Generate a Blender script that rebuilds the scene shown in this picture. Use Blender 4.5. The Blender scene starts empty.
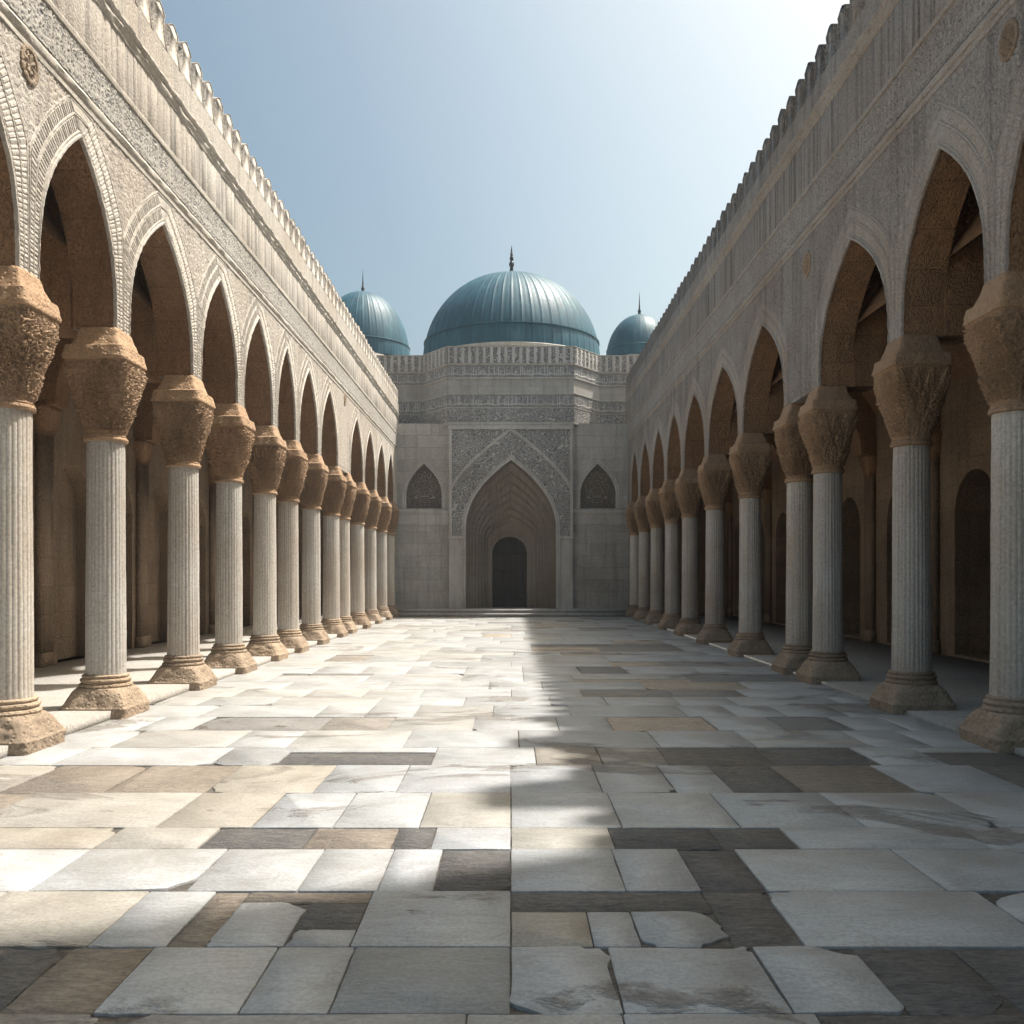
import bpy, math, random
import numpy as np

random.seed(7)
RS = np.random.RandomState(11)
S = bpy.context.scene
C = S.collection
PI = math.pi

# ------------------------------------------------------------------ helpers
class MB:
    """collects vertices and faces, links them as one mesh object"""
    def __init__(self):
        self.v = []; self.n = 0; self.f = []; self.c = []
    def add(self, V, F, col=None):
        V = np.asarray(V, float).reshape(-1, 3)
        if isinstance(F, np.ndarray):
            self.f.append(F + self.n)
        else:
            self.f.append([[i + self.n for i in f] for f in F])
        self.v.append(V); self.n += len(V)
        if col is not None:
            self.c.append(np.tile(np.asarray(col, float), (len(V), 1)) if np.ndim(col) == 1 else np.asarray(col, float))
    def quad(self, a, b, c, d):
        self.add([a, b, c, d], [[0, 1, 2, 3]])
    def box(self, x0, x1, y0, y1, z0, z1):
        V = [(x, y, z) for z in (z0, z1) for (x, y) in ((x0, y0), (x1, y0), (x1, y1), (x0, y1))]
        self.add(V, [[0, 3, 2, 1], [4, 5, 6, 7], [0, 1, 5, 4], [1, 2, 6, 5], [2, 3, 7, 6], [3, 0, 4, 7]])
    def grid(self, P, close_u=False, col=None):
        """P: (nu, nv, 3)"""
        nu, nv = P.shape[:2]
        idx = np.arange(nu * nv).reshape(nu, nv)
        if close_u:
            idx = np.vstack([idx, idx[:1]])
        F = np.stack([idx[:-1, :-1], idx[1:, :-1], idx[1:, 1:], idx[:-1, 1:]], -1).reshape(-1, 4)
        self.add(P.reshape(-1, 3), F, None if col is None else col.reshape(-1, 4))
    def build(self, name, mat, parent=None, smooth=None):
        me = bpy.data.meshes.new(name)
        V = np.concatenate(self.v).astype(np.float32)
        loops = []; starts = []; k = 0
        for blk in self.f:
            if isinstance(blk, np.ndarray):
                m = blk.shape[1]
                loops.append(blk.reshape(-1).astype(np.int32))
                starts.append(k + np.arange(len(blk), dtype=np.int32) * m); k += blk.size
            else:
                for f in blk:
                    loops.append(np.array(f, np.int32)); starts.append(np.array([k], np.int32)); k += len(f)
        loops = np.concatenate(loops); starts = np.concatenate(starts)
        me.vertices.add(len(V)); me.vertices.foreach_set('co', V.reshape(-1))
        me.loops.add(len(loops)); me.loops.foreach_set('vertex_index', loops)
        me.polygons.add(len(starts)); me.polygons.foreach_set('loop_start', starts)
        me.update(calc_edges=True)
        if self.c:
            a = me.color_attributes.new('tint', 'FLOAT_COLOR', 'POINT')
            a.data.foreach_set('color', np.concatenate(self.c).astype(np.float32).reshape(-1))
        me.validate()
        if smooth is not None:
            me.polygons.foreach_set('use_smooth', np.ones(len(me.polygons), bool))
            if smooth < 180:
                me.set_sharp_from_angle(angle=math.radians(smooth))
        me.materials.append(mat)
        o = bpy.data.objects.new(name, me); C.objects.link(o)
        if parent is not None:
            o.parent = parent
        return o

def tag(o, label=None, cat=None, group=None, kind=None):
    if label: o['label'] = label
    if cat: o['category'] = cat
    if group: o['group'] = group
    if kind: o['kind'] = kind
    return o

def empty(name, loc=(0, 0, 0)):
    o = bpy.data.objects.new(name, None); C.objects.link(o); o.location = loc
    o.empty_display_size = 0.3
    return o

def sstep(a, b, x):
    t = np.clip((x - a) / (b - a), 0, 1)
    return t * t * (3 - 2 * t)

def field(pts, seed, k, n=12):
    """smooth pseudo-random scalar field, pts (...,d), k = mean spatial frequency (cycles per metre)"""
    r = np.random.RandomState(seed)
    d = pts.shape[-1]
    out = np.zeros(pts.shape[:-1])
    for i in range(n):
        w = r.normal(size=d); w /= np.linalg.norm(w)
        f = k * r.uniform(0.6, 1.5)
        out += np.sin(2 * PI * f * (pts @ w) + r.uniform(0, 2 * PI))
    return out / math.sqrt(n / 2.0)

def vines(pts, seed, k, c=1.6):
    """ridged winding lines: arabesque carving, 0..1"""
    q = field(pts, seed, k)
    q2 = field(pts, seed + 5, k * 1.7)
    a = 1 - np.abs(np.sin(PI * (c * q + .35 * q2)))
    b = 1 - np.abs(np.sin(PI * (c * .8 * q2 - .3 * q)))
    return sstep(.35, .75, np.maximum(a, .9 * b))

def script(U, V, h, seed):
    """band of upright strokes, a baseline and curls; V in 0..h, U metres"""
    r = np.random.RandomState(seed)
    out = vines(np.stack([U, V], -1), seed, 2.4 / h * .55, 1.3) * .75
    pitch = h * .2
    cell = np.floor(U / pitch).astype(int)
    tab = r.rand(4096); tab2 = r.rand(4096)
    t = tab[cell % 4096]; off = (tab2[cell % 4096] - .5) * .5
    du = np.abs(U / pitch - cell - .5 - off)
    top = np.where(t > .62, .95, np.where(t > .3, .6, .0))
    stroke = (1 - sstep(.13, .24, du)) * (V / h < top) * (V / h > .12)
    base = 1 - sstep(.035, .075, np.abs(V / h - .22 - .05 * np.sin(U / h * 5)))
    return np.maximum(out, np.maximum(stroke, base * .9))

# ------------------------------------------------------------------ materials
def nt(name):
    m = bpy.data.materials.new(name); m.use_nodes = True
    t = m.node_tree; b = t.nodes['Principled BSDF']
    return m, t, b

def N(t, typ, **kw):
    n = t.nodes.new(typ)
    for k, v in kw.items():
        if hasattr(n, k) and not k[0].isupper():
            setattr(n, k, v)
        else:
            n.inputs[k.replace('_', ' ')].default_value = v
    return n

def ramp(t, stops, fac=None):
    r = t.nodes.new('ShaderNodeValToRGB')
    e = r.color_ramp.elements
    while len(e) < len(stops): e.new(.5)
    for x, (p, c) in zip(e, stops):
        x.position = p; x.color = (*c, 1) if len(c) == 3 else c
    if fac is not None: t.links.new(fac, r.inputs['Fac'])
    return r

def math_node(t, op, a, b=None):
    n = t.nodes.new('ShaderNodeMath'); n.operation = op
    for i, x in enumerate((a, b)):
        if x is None: continue
        if isinstance(x, (int, float)): n.inputs[i].default_value = x
        else: t.links.new(x, n.inputs[i])
    return n.outputs[0]

def mixc(t, fac, a, b, mode='MIX'):
    n = t.nodes.new('ShaderNodeMix'); n.data_type = 'RGBA'; n.blend_type = mode
    for s, x in ((n.inputs[0], fac), (n.inputs[6], a), (n.inputs[7], b)):
        if isinstance(x, (int, float)): s.default_value = x
        elif isinstance(x, tuple): s.default_value = (*x, 1) if len(x) == 3 else x
        else: t.links.new(x, s)
    return n.outputs[2]

def stone(name, base, dark, warm, carve=0.0, carve_scale=3.0, pit=0.5, streak=.5, courses=None,
          rough=.82, random_offset=False, tint=None, fine=1.0, relief_d=.012, streak_scale=(5, 5, .35)):
    """weathered stone: broad stains, vertical streaks, grain, optional etched winding lines and block courses"""
    m, t, b = nt(name); L = t.links.new
    co = t.nodes.new('ShaderNodeTexCoord').outputs['Object']
    if random_offset:
        oi = t.nodes.new('ShaderNodeObjectInfo')
        mul = N(t, 'ShaderNodeVectorMath', operation='MULTIPLY_ADD')
        L(oi.outputs['Random'], mul.inputs[0]); mul.inputs[1].default_value = (37, 53, 0.0); L(co, mul.inputs[2])
        co = mul.outputs[0]
    mp = t.nodes.new('ShaderNodeMapping'); L(co, mp.inputs[0]); mp.inputs['Scale'].default_value = streak_scale
    n1 = N(t, 'ShaderNodeTexNoise', Scale=.55, Detail=4.0, Roughness=.65); L(co, n1.inputs['Vector'])
    n2 = N(t, 'ShaderNodeTexNoise', Scale=1.0, Detail=3.0, Roughness=.6); L(mp.outputs[0], n2.inputs['Vector'])
    n3 = N(t, 'ShaderNodeTexNoise', Scale=30.0, Detail=3.0, Roughness=.75); L(co, n3.inputs['Vector'])
    c = mixc(t, ramp(t, [(.36, (0, 0, 0)), (.66, (1, 1, 1))], n1.outputs[0]).outputs[0], base, warm)
    st = math_node(t, 'MULTIPLY', ramp(t, [(.5, (0, 0, 0)), (.72, (1, 1, 1))], n2.outputs[0]).outputs[0], streak)
    c = mixc(t, st, c, dark)
    if random_offset:
        tone = ramp(t, [(0, (.84, .82, .80)), (.5, (1, 1, 1)), (1, (1.08, 1.04, .98))], oi.outputs['Random'])
        c = mixc(t, 1.0, c, tone.outputs[0], 'MULTIPLY')
    g = ramp(t, [(.3, (.62, .61, .6)), (.7, (1.22, 1.22, 1.22))], n3.outputs[0])
    c = mixc(t, .8, c, g.outputs[0], 'MULTIPLY')
    h = math_node(t, 'MULTIPLY', n3.outputs[0], .35 * fine)
    if carve:
        cmap = t.nodes.new('ShaderNodeMapping'); L(co, cmap.inputs[0]); cmap.inputs['Scale'].default_value = (1, 1, .55)
        nv = N(t, 'ShaderNodeTexNoise', Scale=carve_scale * 4.5, Detail=2.0, Roughness=.55, Distortion=.3); L(cmap.outputs[0], nv.inputs['Vector'])
        s = math_node(t, 'ABSOLUTE', math_node(t, 'SINE', math_node(t, 'MULTIPLY', nv.outputs[0], 30.0)))
        s = ramp(t, [(.15, (0, 0, 0)), (.55, (1, 1, 1))], s).outputs[0]
        h = math_node(t, 'ADD', h, math_node(t, 'MULTIPLY', s, carve))
    if pit:
        vo = N(t, 'ShaderNodeTexVoronoi', Scale=22.0, Randomness=1.0); L(co, vo.inputs['Vector'])
        pv = ramp(t, [(.1, (0, 0, 0)), (.45, (1, 1, 1))], vo.outputs[0]).outputs[0]
        h = math_node(t, 'ADD', h, math_node(t, 'MULTIPLY', pv, pit))
    if courses:
        # block joints: y (or x) against z in metres
        sep = t.nodes.new('ShaderNodeSeparateXYZ'); L(co, sep.inputs[0])
        cm = t.nodes.new('ShaderNodeCombineXYZ')
        L(math_node(t, 'ADD', sep.outputs[0], sep.outputs[1]), cm.inputs[0]); L(sep.outputs[2], cm.inputs[1])
        br = t.nodes.new('ShaderNodeTexBrick'); L(cm.outputs[0], br.inputs['Vector'])
        br.inputs['Scale'].default_value = 1.0; br.inputs['Mortar Size'].default_value = .006
        br.inputs['Mortar Smooth'].default_value = .4
        br.inputs['Brick Width'].default_value = courses[0]; br.inputs['Row Height'].default_value = courses[1]
        br.inputs['Color1'].default_value = (.84, .84, .84, 1); br.inputs['Color2'].default_value = (1.1, 1.08, 1.05, 1)
        br.inputs['Mortar'].default_value = (.8, .78, .75, 1)
        c = mixc(t, .7, c, br.outputs['Color'], 'MULTIPLY')
        h = math_node(t, 'SUBTRACT', h, math_node(t, 'MULTIPLY', br.outputs['Fac'], .9))
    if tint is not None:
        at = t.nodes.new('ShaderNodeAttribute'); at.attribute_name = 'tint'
        c = mixc(t, at.outputs['Fac'], tint, c)  # low parts of the carving take the tint: recess shade put into colour
    L(c, b.inputs['Base Color'])
    b.inputs['Roughness'].default_value = rough
    b.inputs['Specular IOR Level'].default_value = .3
    bp = t.nodes.new('ShaderNodeBump'); bp.inputs['Strength'].default_value = 1.0
    bp.inputs['Distance'].default_value = relief_d
    L(h, bp.inputs['Height']); L(bp.outputs[0], b.inputs['Normal'])
    return m

M = {}
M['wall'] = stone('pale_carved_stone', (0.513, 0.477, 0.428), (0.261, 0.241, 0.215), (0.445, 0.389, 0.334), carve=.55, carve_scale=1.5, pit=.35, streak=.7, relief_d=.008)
M['wall_shade'] = stone('shade_toned_carved_stone', (0.401, 0.377, 0.356), (0.175, 0.161, 0.153), (0.330, 0.288, 0.253), carve=.8, carve_scale=1.4, pit=.6, streak=.8, relief_d=.02)  # darker copy of the pale stone, shade of this side put into its colour
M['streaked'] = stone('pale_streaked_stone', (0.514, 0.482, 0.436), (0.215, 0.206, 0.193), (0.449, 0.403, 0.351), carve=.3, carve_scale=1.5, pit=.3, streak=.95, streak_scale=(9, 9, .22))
M['streaked_shade'] = stone('shade_toned_streaked_stone', (0.390, 0.362, 0.341), (0.128, 0.121, 0.117), (0.316, 0.278, 0.246), carve=.5, carve_scale=1.5, pit=.4, streak=1.0, streak_scale=(9, 9, .22), relief_d=.018)  # streaked stone again, darkened in colour for the shaded side
M['frieze'] = stone('groove_shade_band_stone', (0.519, 0.491, 0.449), (0.352, 0.331, 0.303), (0.456, 0.421, 0.372), pit=.25, streak=.3, tint=(.20, .205, .21))  # tint paints shade into the grooves of the carving
M['frieze_shade'] = stone('shade_toned_band_stone', (0.450, 0.422, 0.394), (0.252, 0.231, 0.210), (0.384, 0.338, 0.296), pit=.25, streak=.3, tint=(.13, .13, .135))  # shaded-side copy, with stronger groove shade painted by the tint
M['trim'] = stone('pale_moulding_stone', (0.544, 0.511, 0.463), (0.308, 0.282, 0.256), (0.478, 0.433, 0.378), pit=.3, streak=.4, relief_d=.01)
M['trim_shade'] = stone('shade_toned_moulding_stone', (0.425, 0.393, 0.360), (0.201, 0.182, 0.166), (0.348, 0.299, 0.257), pit=.4, streak=.5, relief_d=.012)  # moulding stone with the shade of its side mixed into the colour
M['soffit'] = stone('ochre_vault_stone', (.36, .225, .135), (.17, .105, .065), (.27, .16, .09), carve=.7, carve_scale=1.4, pit=.5, streak=.5, courses=(.7, .42), relief_d=.018)
M['capital'] = stone('sandstone_capital', (.40, .28, .185), (.25, .165, .105), (.36, .235, .145), pit=.6, streak=.4, random_offset=True, relief_d=.013)
M['base'] = stone('rough_sandstone_base', (0.369, 0.297, 0.225), (0.184, 0.141, 0.107), (0.309, 0.232, 0.169), pit=.6, streak=.3, random_offset=True, relief_d=.014)
M['shaft'] = stone('veined_marble_shaft', (0.542, 0.526, 0.500), (0.254, 0.218, 0.186), (0.426, 0.374, 0.322), pit=0, streak=.6, random_offset=True, rough=.6, fine=.4, relief_d=.005, streak_scale=(17, 17, .15))
M['grey'] = stone('grey_facade_stone', (0.502, 0.490, 0.466), (0.226, 0.220, 0.211), (0.364, 0.337, 0.304), carve=.4, carve_scale=2.0, pit=.3, streak=.5, courses=(1.1, .5))
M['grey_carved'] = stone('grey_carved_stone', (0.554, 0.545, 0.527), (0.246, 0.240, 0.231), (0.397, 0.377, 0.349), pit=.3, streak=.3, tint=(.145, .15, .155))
M['grey_plain'] = stone('grey_smooth_stone', (0.533, 0.524, 0.500), (0.245, 0.236, 0.224), (0.386, 0.362, 0.332), pit=.15, streak=.6)
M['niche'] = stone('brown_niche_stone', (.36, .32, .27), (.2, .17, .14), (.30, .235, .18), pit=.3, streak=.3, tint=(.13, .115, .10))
M['portal'] = stone('brown_portal_stone', (.33, .28, .225), (.15, .125, .10), (.26, .20, .145), carve=.8, carve_scale=2.4, pit=.3, streak=.5)
M['gallery_wall'] = stone('plastered_gallery_stone', (.33, .25, .18), (.14, .105, .075), (.24, .17, .115), carve=.9, carve_scale=.9, pit=.3, streak=.45, courses=(1.0, .5), relief_d=.016)
M['step'] = stone('marble_kerb', (0.414, 0.400, 0.376), (0.234, 0.220, 0.199), (0.349, 0.321, 0.286), pit=.3, streak=.3)

def metal_dome():
    m, t, b = nt('teal_sheet_metal'); L = t.links.new
    co = t.nodes.new('ShaderNodeTexCoord').outputs['Object']
    mp = t.nodes.new('ShaderNodeMapping'); L(co, mp.inputs[0]); mp.inputs['Scale'].default_value = (2.2, 2.2, .5)
    n = N(t, 'ShaderNodeTexNoise', Scale=1.2, Detail=6.0, Roughness=.65); L(mp.outputs[0], n.inputs['Vector'])
    n2 = N(t, 'ShaderNodeTexNoise', Scale=14.0, Detail=4.0); L(co, n2.inputs['Vector'])
    r = ramp(t, [(.3, (.008, .050, .082)), (.55, (.014, .082, .122)), (.75, (.048, .135, .172))], n.outputs[0])
    L(r.outputs[0], b.inputs['Base Color'])
    b.inputs['Metallic'].default_value = .0; b.inputs['Specular IOR Level'].default_value = .35
    rr = ramp(t, [(.3, (.42,) * 3), (.7, (.6,) * 3)], n2.outputs[0]); L(rr.outputs[0], b.inputs['Roughness'])
    bp = t.nodes.new('ShaderNodeBump'); bp.inputs['Distance'].default_value = .01; bp.inputs['Strength'].default_value = .5
    L(n2.outputs[0], bp.inputs['Height']); L(bp.outputs[0], b.inputs['Normal'])
    return m
M['dome'] = metal_dome()

def plain(name, col, rough=.5, metal=0.0):
    m, t, b = nt(name)
    co = t.nodes.new('ShaderNodeTexCoord').outputs['Object']
    n = N(t, 'ShaderNodeTexNoise', Scale=9.0, Detail=4.0); t.links.new(co, n.inputs['Vector'])
    r = ramp(t, [(.3, tuple(x * .7 for x in col)), (.7, tuple(x * 1.2 for x in col))], n.outputs[0])
    t.links.new(r.outputs[0], b.inputs['Base Color'])
    b.inputs['Roughness'].default_value = rough; b.inputs['Metallic'].default_value = metal
    return m
M['bronze'] = plain('dark_bronze', (.03, .035, .04), .4, .7)
M['earth'] = plain('bare_earth', (.26, .21, .155), .95)

def wood():
    m, t, b = nt('dark_door_wood'); L = t.links.new
    co = t.nodes.new('ShaderNodeTexCoord').outputs['Object']
    mp = t.nodes.new('ShaderNodeMapping'); L(co, mp.inputs[0]); mp.inputs['Scale'].default_value = (14, 14, .7)
    n = N(t, 'ShaderNodeTexNoise', Scale=1.5, Detail=5.0); L(mp.outputs[0], n.inputs['Vector'])
    r = ramp(t, [(.3, (.012, .009, .007)), (.7, (.034, .025, .019))], n.outputs[0])
    L(r.outputs[0], b.inputs['Base Color']); b.inputs['Roughness'].default_value = .8; b.inputs['Specular IOR Level'].default_value = .15
    bp = t.nodes.new('ShaderNodeBump'); bp.inputs['Distance'].default_value = .01
    L(n.outputs[0], bp.inputs['Height']); L(bp.outputs[0], b.inputs['Normal'])
    return m
M['wood'] = wood()

def paving():
    """marble slabs; colour per slab in 'tint' (rgb), alpha = coarseness of the surface"""
    m, t, b = nt('marble_paving'); L = t.links.new
    co = t.nodes.new('ShaderNodeTexCoord').outputs['Object']
    at = t.nodes.new('ShaderNodeAttribute'); at.attribute_name = 'tint'
    n1 = N(t, 'ShaderNodeTexNoise', Scale=1.7, Detail=7.0, Roughness=.65, Distortion=.6); L(co, n1.inputs['Vector'])
    n2 = N(t, 'ShaderNodeTexNoise', Scale=42.0, Detail=5.0, Roughness=.7); L(co, n2.inputs['Vector'])
    mp = t.nodes.new('ShaderNodeMapping'); L(co, mp.inputs[0]); mp.inputs['Scale'].default_value = (1.0, 3.2, 1)
    mp.inputs['Rotation'].default_value = (0, 0, .5)
    n3 = N(t, 'ShaderNodeTexNoise', Scale=1.5, Detail=8.0, Roughness=.72, Distortion=1.4); L(mp.outputs[0], n3.inputs['Vector'])
    n4 = N(t, 'ShaderNodeTexNoise', Scale=.45, Detail=4.0, Roughness=.6); L(co, n4.inputs['Vector'])
    c = mixc(t, .85, at.outputs['Color'], ramp(t, [(.3, (.78, .76, .73)), (.68, (1.12, 1.12, 1.12))], n1.outputs[0]).outputs[0], 'MULTIPLY')
    vein = ramp(t, [(.46, (0, 0, 0)), (.5, (1, 1, 1)), (.54, (0, 0, 0))], n3.outputs[0]).outputs[0]
    c = mixc(t, math_node(t, 'MULTIPLY', vein, .3), c, (.20, .18, .155))
    dirt = ramp(t, [(.56, (0, 0, 0)), (.78, (1, 1, 1))], n4.outputs[0]).outputs[0]
    c = mixc(t, math_node(t, 'MULTIPLY', dirt, .55), c, (.26, .215, .17))
    mq = t.nodes.new('ShaderNodeMapping'); L(co, mq.inputs[0]); mq.inputs['Scale'].default_value = (.55, .9, 1); mq.inputs['Location'].default_value = (3.3, 8.1, 0)
    n5 = N(t, 'ShaderNodeTexNoise', Scale=.8, Detail=7.0, Roughness=.6, Distortion=.8); L(mq.outputs[0], n5.inputs['Vector'])
    worn = ramp(t, [(.57, (0, 0, 0)), (.61, (1, 1, 1))], n5.outputs[0]).outputs[0]
    c = mixc(t, math_node(t, 'MULTIPLY', worn, .62), c, (.185, .165, .145))
    spk = ramp(t, [(.3, (.66, .64, .62)), (.6, (1.08, 1.08, 1.08))], n2.outputs[0]).outputs[0]
    c = mixc(t, .7, c, spk, 'MULTIPLY')
    mr = t.nodes.new('ShaderNodeMapping'); L(co, mr.inputs[0]); mr.inputs['Scale'].default_value = (5, 16, 1); mr.inputs['Rotation'].default_value = (0, 0, .25)
    n6 = N(t, 'ShaderNodeTexNoise', Scale=1.6, Detail=4.0, Roughness=.65, Distortion=1.2); L(mr.outputs[0], n6.inputs['Vector'])
    ru = math_node(t, 'MAXIMUM', at.outputs['Alpha'], math_node(t, 'MULTIPLY', worn, .7))
    h = math_node(t, 'ADD', math_node(t, 'MULTIPLY', n2.outputs[0], math_node(t, 'ADD', math_node(t, 'MULTIPLY', ru, 1.8), .07)),
                  math_node(t, 'MULTIPLY', math_node(t, 'MULTIPLY', n6.outputs[0], ru), 2.2))
    h = math_node(t, 'ADD', h, math_node(t, 'MULTIPLY', n1.outputs[0], .5))
    bp = t.nodes.new('ShaderNodeBump'); bp.inputs['Distance'].default_value = .012; bp.inputs['Strength'].default_value = .9
    L(h, bp.inputs['Height']); L(bp.outputs[0], b.inputs['Normal'])
    crk = ramp(t, [(.3, (.55, .54, .53)), (.5, (1.0, .99, .98)), (.7, (1.45, 1.42, 1.38))], n6.outputs[0]).outputs[0]
    c = mixc(t, ru, c, mixc(t, 1.0, c, crk, 'MULTIPLY'))
    L(c, b.inputs['Base Color'])
    rr = math_node(t, 'ADD', math_node(t, 'MULTIPLY', ru, .25), math_node(t, 'ADD', .36, math_node(t, 'MULTIPLY', n1.outputs[0], .28)))
    L(rr, b.inputs['Roughness'])
    b.inputs['Specular IOR Level'].default_value = .4
    return m
M['paving'] = paving()

# ------------------------------------------------------------------ ground and paving
XL, XR, DB = 4.75, 4.85, 37.2          # court-side faces of the arcades, plane of the portal bay
mb = MB(); mb.quad((-300, -200, -.06), (300, -200, -.06), (300, 400, -.06), (-300, 400, -.06))
tag(mb.build('ground', M['earth']), kind='structure')

LIGHT = [(.39, .402, .418), (.37, .384, .40), (.405, .416, .426), (.36, .376, .394), (.385, .392, .398)]
CREAM = [(.37, .35, .315), (.345, .32, .28), (.375, .36, .33)]
GREY = [(.29, .30, .31), (.31, .318, .325), (.265, .277, .285)]
DARK = [(.135, .132, .132), (.15, .144, .138), (.12, .12, .122), (.165, .154, .142)]

def colour(kind):
    if kind == 'D': return (*random.choice(DARK), .9)
    if kind == 'B': return (.25, .215, .18, .7)
    if kind == 'G': return (*random.choice(GREY), .25)
    if kind == 'C': return (*random.choice(CREAM), .15)
    return (*random.choice(LIGHT), .05)

def slab(mb, x0, x1, y0, y1, kind, broken=0.0, r=None):
    r = r or random
    g = .002 + r.random() * .002
    col = colour(kind)
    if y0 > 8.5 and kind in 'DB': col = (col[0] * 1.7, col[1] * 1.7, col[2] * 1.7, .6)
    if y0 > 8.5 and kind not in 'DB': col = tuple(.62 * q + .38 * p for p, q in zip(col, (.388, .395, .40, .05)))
    jl = r.uniform(.96, 1.03); col = tuple(c * jl for c in col[:3]) + (col[3],)
    z = {'D': -.008, 'B': -.007}.get(kind, 0) + r.uniform(-.002, .002)
    tx, ty = r.uniform(-.0015, .0015), r.uniform(-.0015, .0015)
    cut = [(.006 + (r.uniform(.06, .26) if r.random() < broken else r.random() * .008)) for _ in range(4)]
    m = min(x1 - x0, y1 - y0) * .45
    cut = [min(c, m) for c in cut]
    X0, X1, Y0, Y1 = x0 + g, x1 - g, y0 + g, y1 - g
    pts = []
    corners = [(X0, Y0, 1, 0, 0, 1), (X1, Y0, 0, 1, -1, 0), (X1, Y1, -1, 0, 0, -1), (X0, Y1, 0, -1, 1, 0)]
    for (cx, cy, ax, ay, bx, by), c in zip(corners, cut):
        c2 = c * r.uniform(.6, 1.6); c2 = min(c2, m)
        # arrive along -b side, leave along a side
        nseg = 5 if c > .05 else 2
        for k in range(nseg + 1):
            th = k / nseg * PI / 2
            u = c2 * (1 - math.sin(th)); v = c * (1 - math.cos(th))
            j = r.uniform(-.02, .02) if c > .05 else 0
            pts.append((cx + bx * (u + j) + ax * (v + j), cy + by * (u + j) + ay * (v + j)))
    # roughen the long edges a little
    out = []
    n = len(pts)
    for i in range(n):
        a, b = pts[i], pts[(i + 1) % n]
        out.append(a)
        d = math.dist(a, b)
        if d > .15 and y0 < 16:
            ks = int(d / .09)
            nx, ny = (b[1] - a[1]) / d, -(b[0] - a[0]) / d
            amp = .003 if kind not in 'DB' else .006
            for k in range(1, ks):
                f = k / ks; e = r.uniform(-amp, amp * .3)
                out.append((a[0] + (b[0] - a[0]) * f + nx * e, a[1] + (b[1] - a[1]) * f + ny * e))
    n = len(out)
    cx, cy = (x0 + x1) / 2, (y0 + y1) / 2
    zz = lambda p: z + tx * (p[0] - cx) + ty * (p[1] - cy)
    ins = [(p[0] + (cx - p[0]) * .006, p[1] + (cy - p[1]) * .006) for p in out]
    V = [(p[0], p[1], zz(p)) for p in ins] + [(p[0], p[1], zz(p) - .003) for p in out] + [(p[0], p[1], -.03) for p in out]
    F = [list(range(n))]
    for q in (0, n):
        F += [[q + i, q + n + i, q + n + (i + 1) % n, q + (i + 1) % n] for i in range(n)]
    mb.add(V, F, col)

mb = MB()
# mortar bed under the slabs
bx = np.linspace(-XL + .02, XR - .02, 120); by = np.linspace(-6, DB - .1, 420)
BX, BY = np.meshgrid(bx, by, indexing='ij')
bedz = -.014 + .003 * field(np.stack([BX, BY], -1), 3, 3.0)
bc = np.zeros(BX.shape + (4,)); bc[..., :3] = (.115, .105, .095); bc[..., 3] = 1.0
mb.grid(np.stack([BX, BY, bedz], -1), col=bc)
x0f, x1f = -XL + .03, XR - .03
rows = [  # y0, y1, splits and kinds read off the court itself, nearest first
    (3.49, 4.118, [x0f, -3.4, -2.75, -2.3, -2.0, -1.63, -1.06, -.71, 0, .44, 1.1, 1.55, 2.0, 2.7, 3.6, x1f],
     ['L', 'C', 'L', 'D', 'B', 'L', 'L', 'G', 'L', 'L', 'L', 'D', 'D', 'G', 'L', 'L'], .2),
    (4.118, 4.842, [x0f, -3.5, -2.7, -1.94, -1.58, -.74, 0, 1.35, 2.5, 3.5, x1f],
     ['L', 'C', 'C', 'L', '*1', 'L', '*2', 'L', 'L', 'G', 'L'], .1),
    (4.842, 5.584, [x0f, -3.6, -2.6, -1.75, -1.15, -.72, -.42, 0, .62, 1.03, 1.38, 2.35, 3.3, x1f],
     ['C', 'L', 'L', 'L', 'L', 'L', 'D', 'L', 'L', 'D', 'L', 'L', 'L', 'G'], .12),
    (5.584, 6.06, [x0f, -3.5, -2.6, -1.95, -1.3, -.75, -.5, 0, .65, 1.32, 1.8, 3.0, x1f],
     ['C', 'C', 'C', 'D', 'B', 'D', 'L', 'C', 'D', 'D', 'L', 'L', 'D'], .15),
    (6.06, 7.03, [x0f, -3.7, -2.4, -1.75, -1.2, -.62, 0, .75, 1.55, 2.4, 3.3, x1f],
     ['B', 'C', 'C', 'L', 'L', 'C', 'L', 'L', 'L', 'L', 'L', 'L'], .1),
    (7.03, 8.05, [x0f, -4.0, -3.2, -2.4, -1.55, -.9, 0, .72, 1.3, 1.75, 2.3, 3.2, 4.1, x1f],
     ['C', 'B', 'B', 'C', 'L', 'L', 'L', 'L', 'L', 'D', 'B', 'L', 'D', 'L'], .12),
]
for (ya, yb, sp, kd, br) in rows:
    sp = sorted(sp)
    for i in range(len(sp) - 1):
        k = kd[i % len(kd)]
        xa, xb = sp[i], sp[i + 1]
        if k == '*1':      # dark setts with worn pale remains inside
            slab(mb, xa, xa + .18, ya, yb, 'B'); slab(mb, xa + .18, xb, yb - .17, yb, 'B')
            slab(mb, xb - .30, xb, ya + .2, yb - .17, 'D'); slab(mb, xa + .18, xb - .30, ya, yb - .17, 'L', .75)
            slab(mb, xb - .30, xb, ya, ya + .2, 'L', .3)
        elif k == '*2':
            slab(mb, xa, 1.02, yb - .30, yb, 'D'); slab(mb, 1.02, xb, ya, yb, 'D')
            slab(mb, xa, .38, ya, yb - .30, 'C'); slab(mb, .38, .6, ya, yb - .30, 'L'); slab(mb, .6, 1.02, ya, yb - .30, 'L', .7)
        else:
            slab(mb, xa, xb, ya, yb, k, br)
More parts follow.
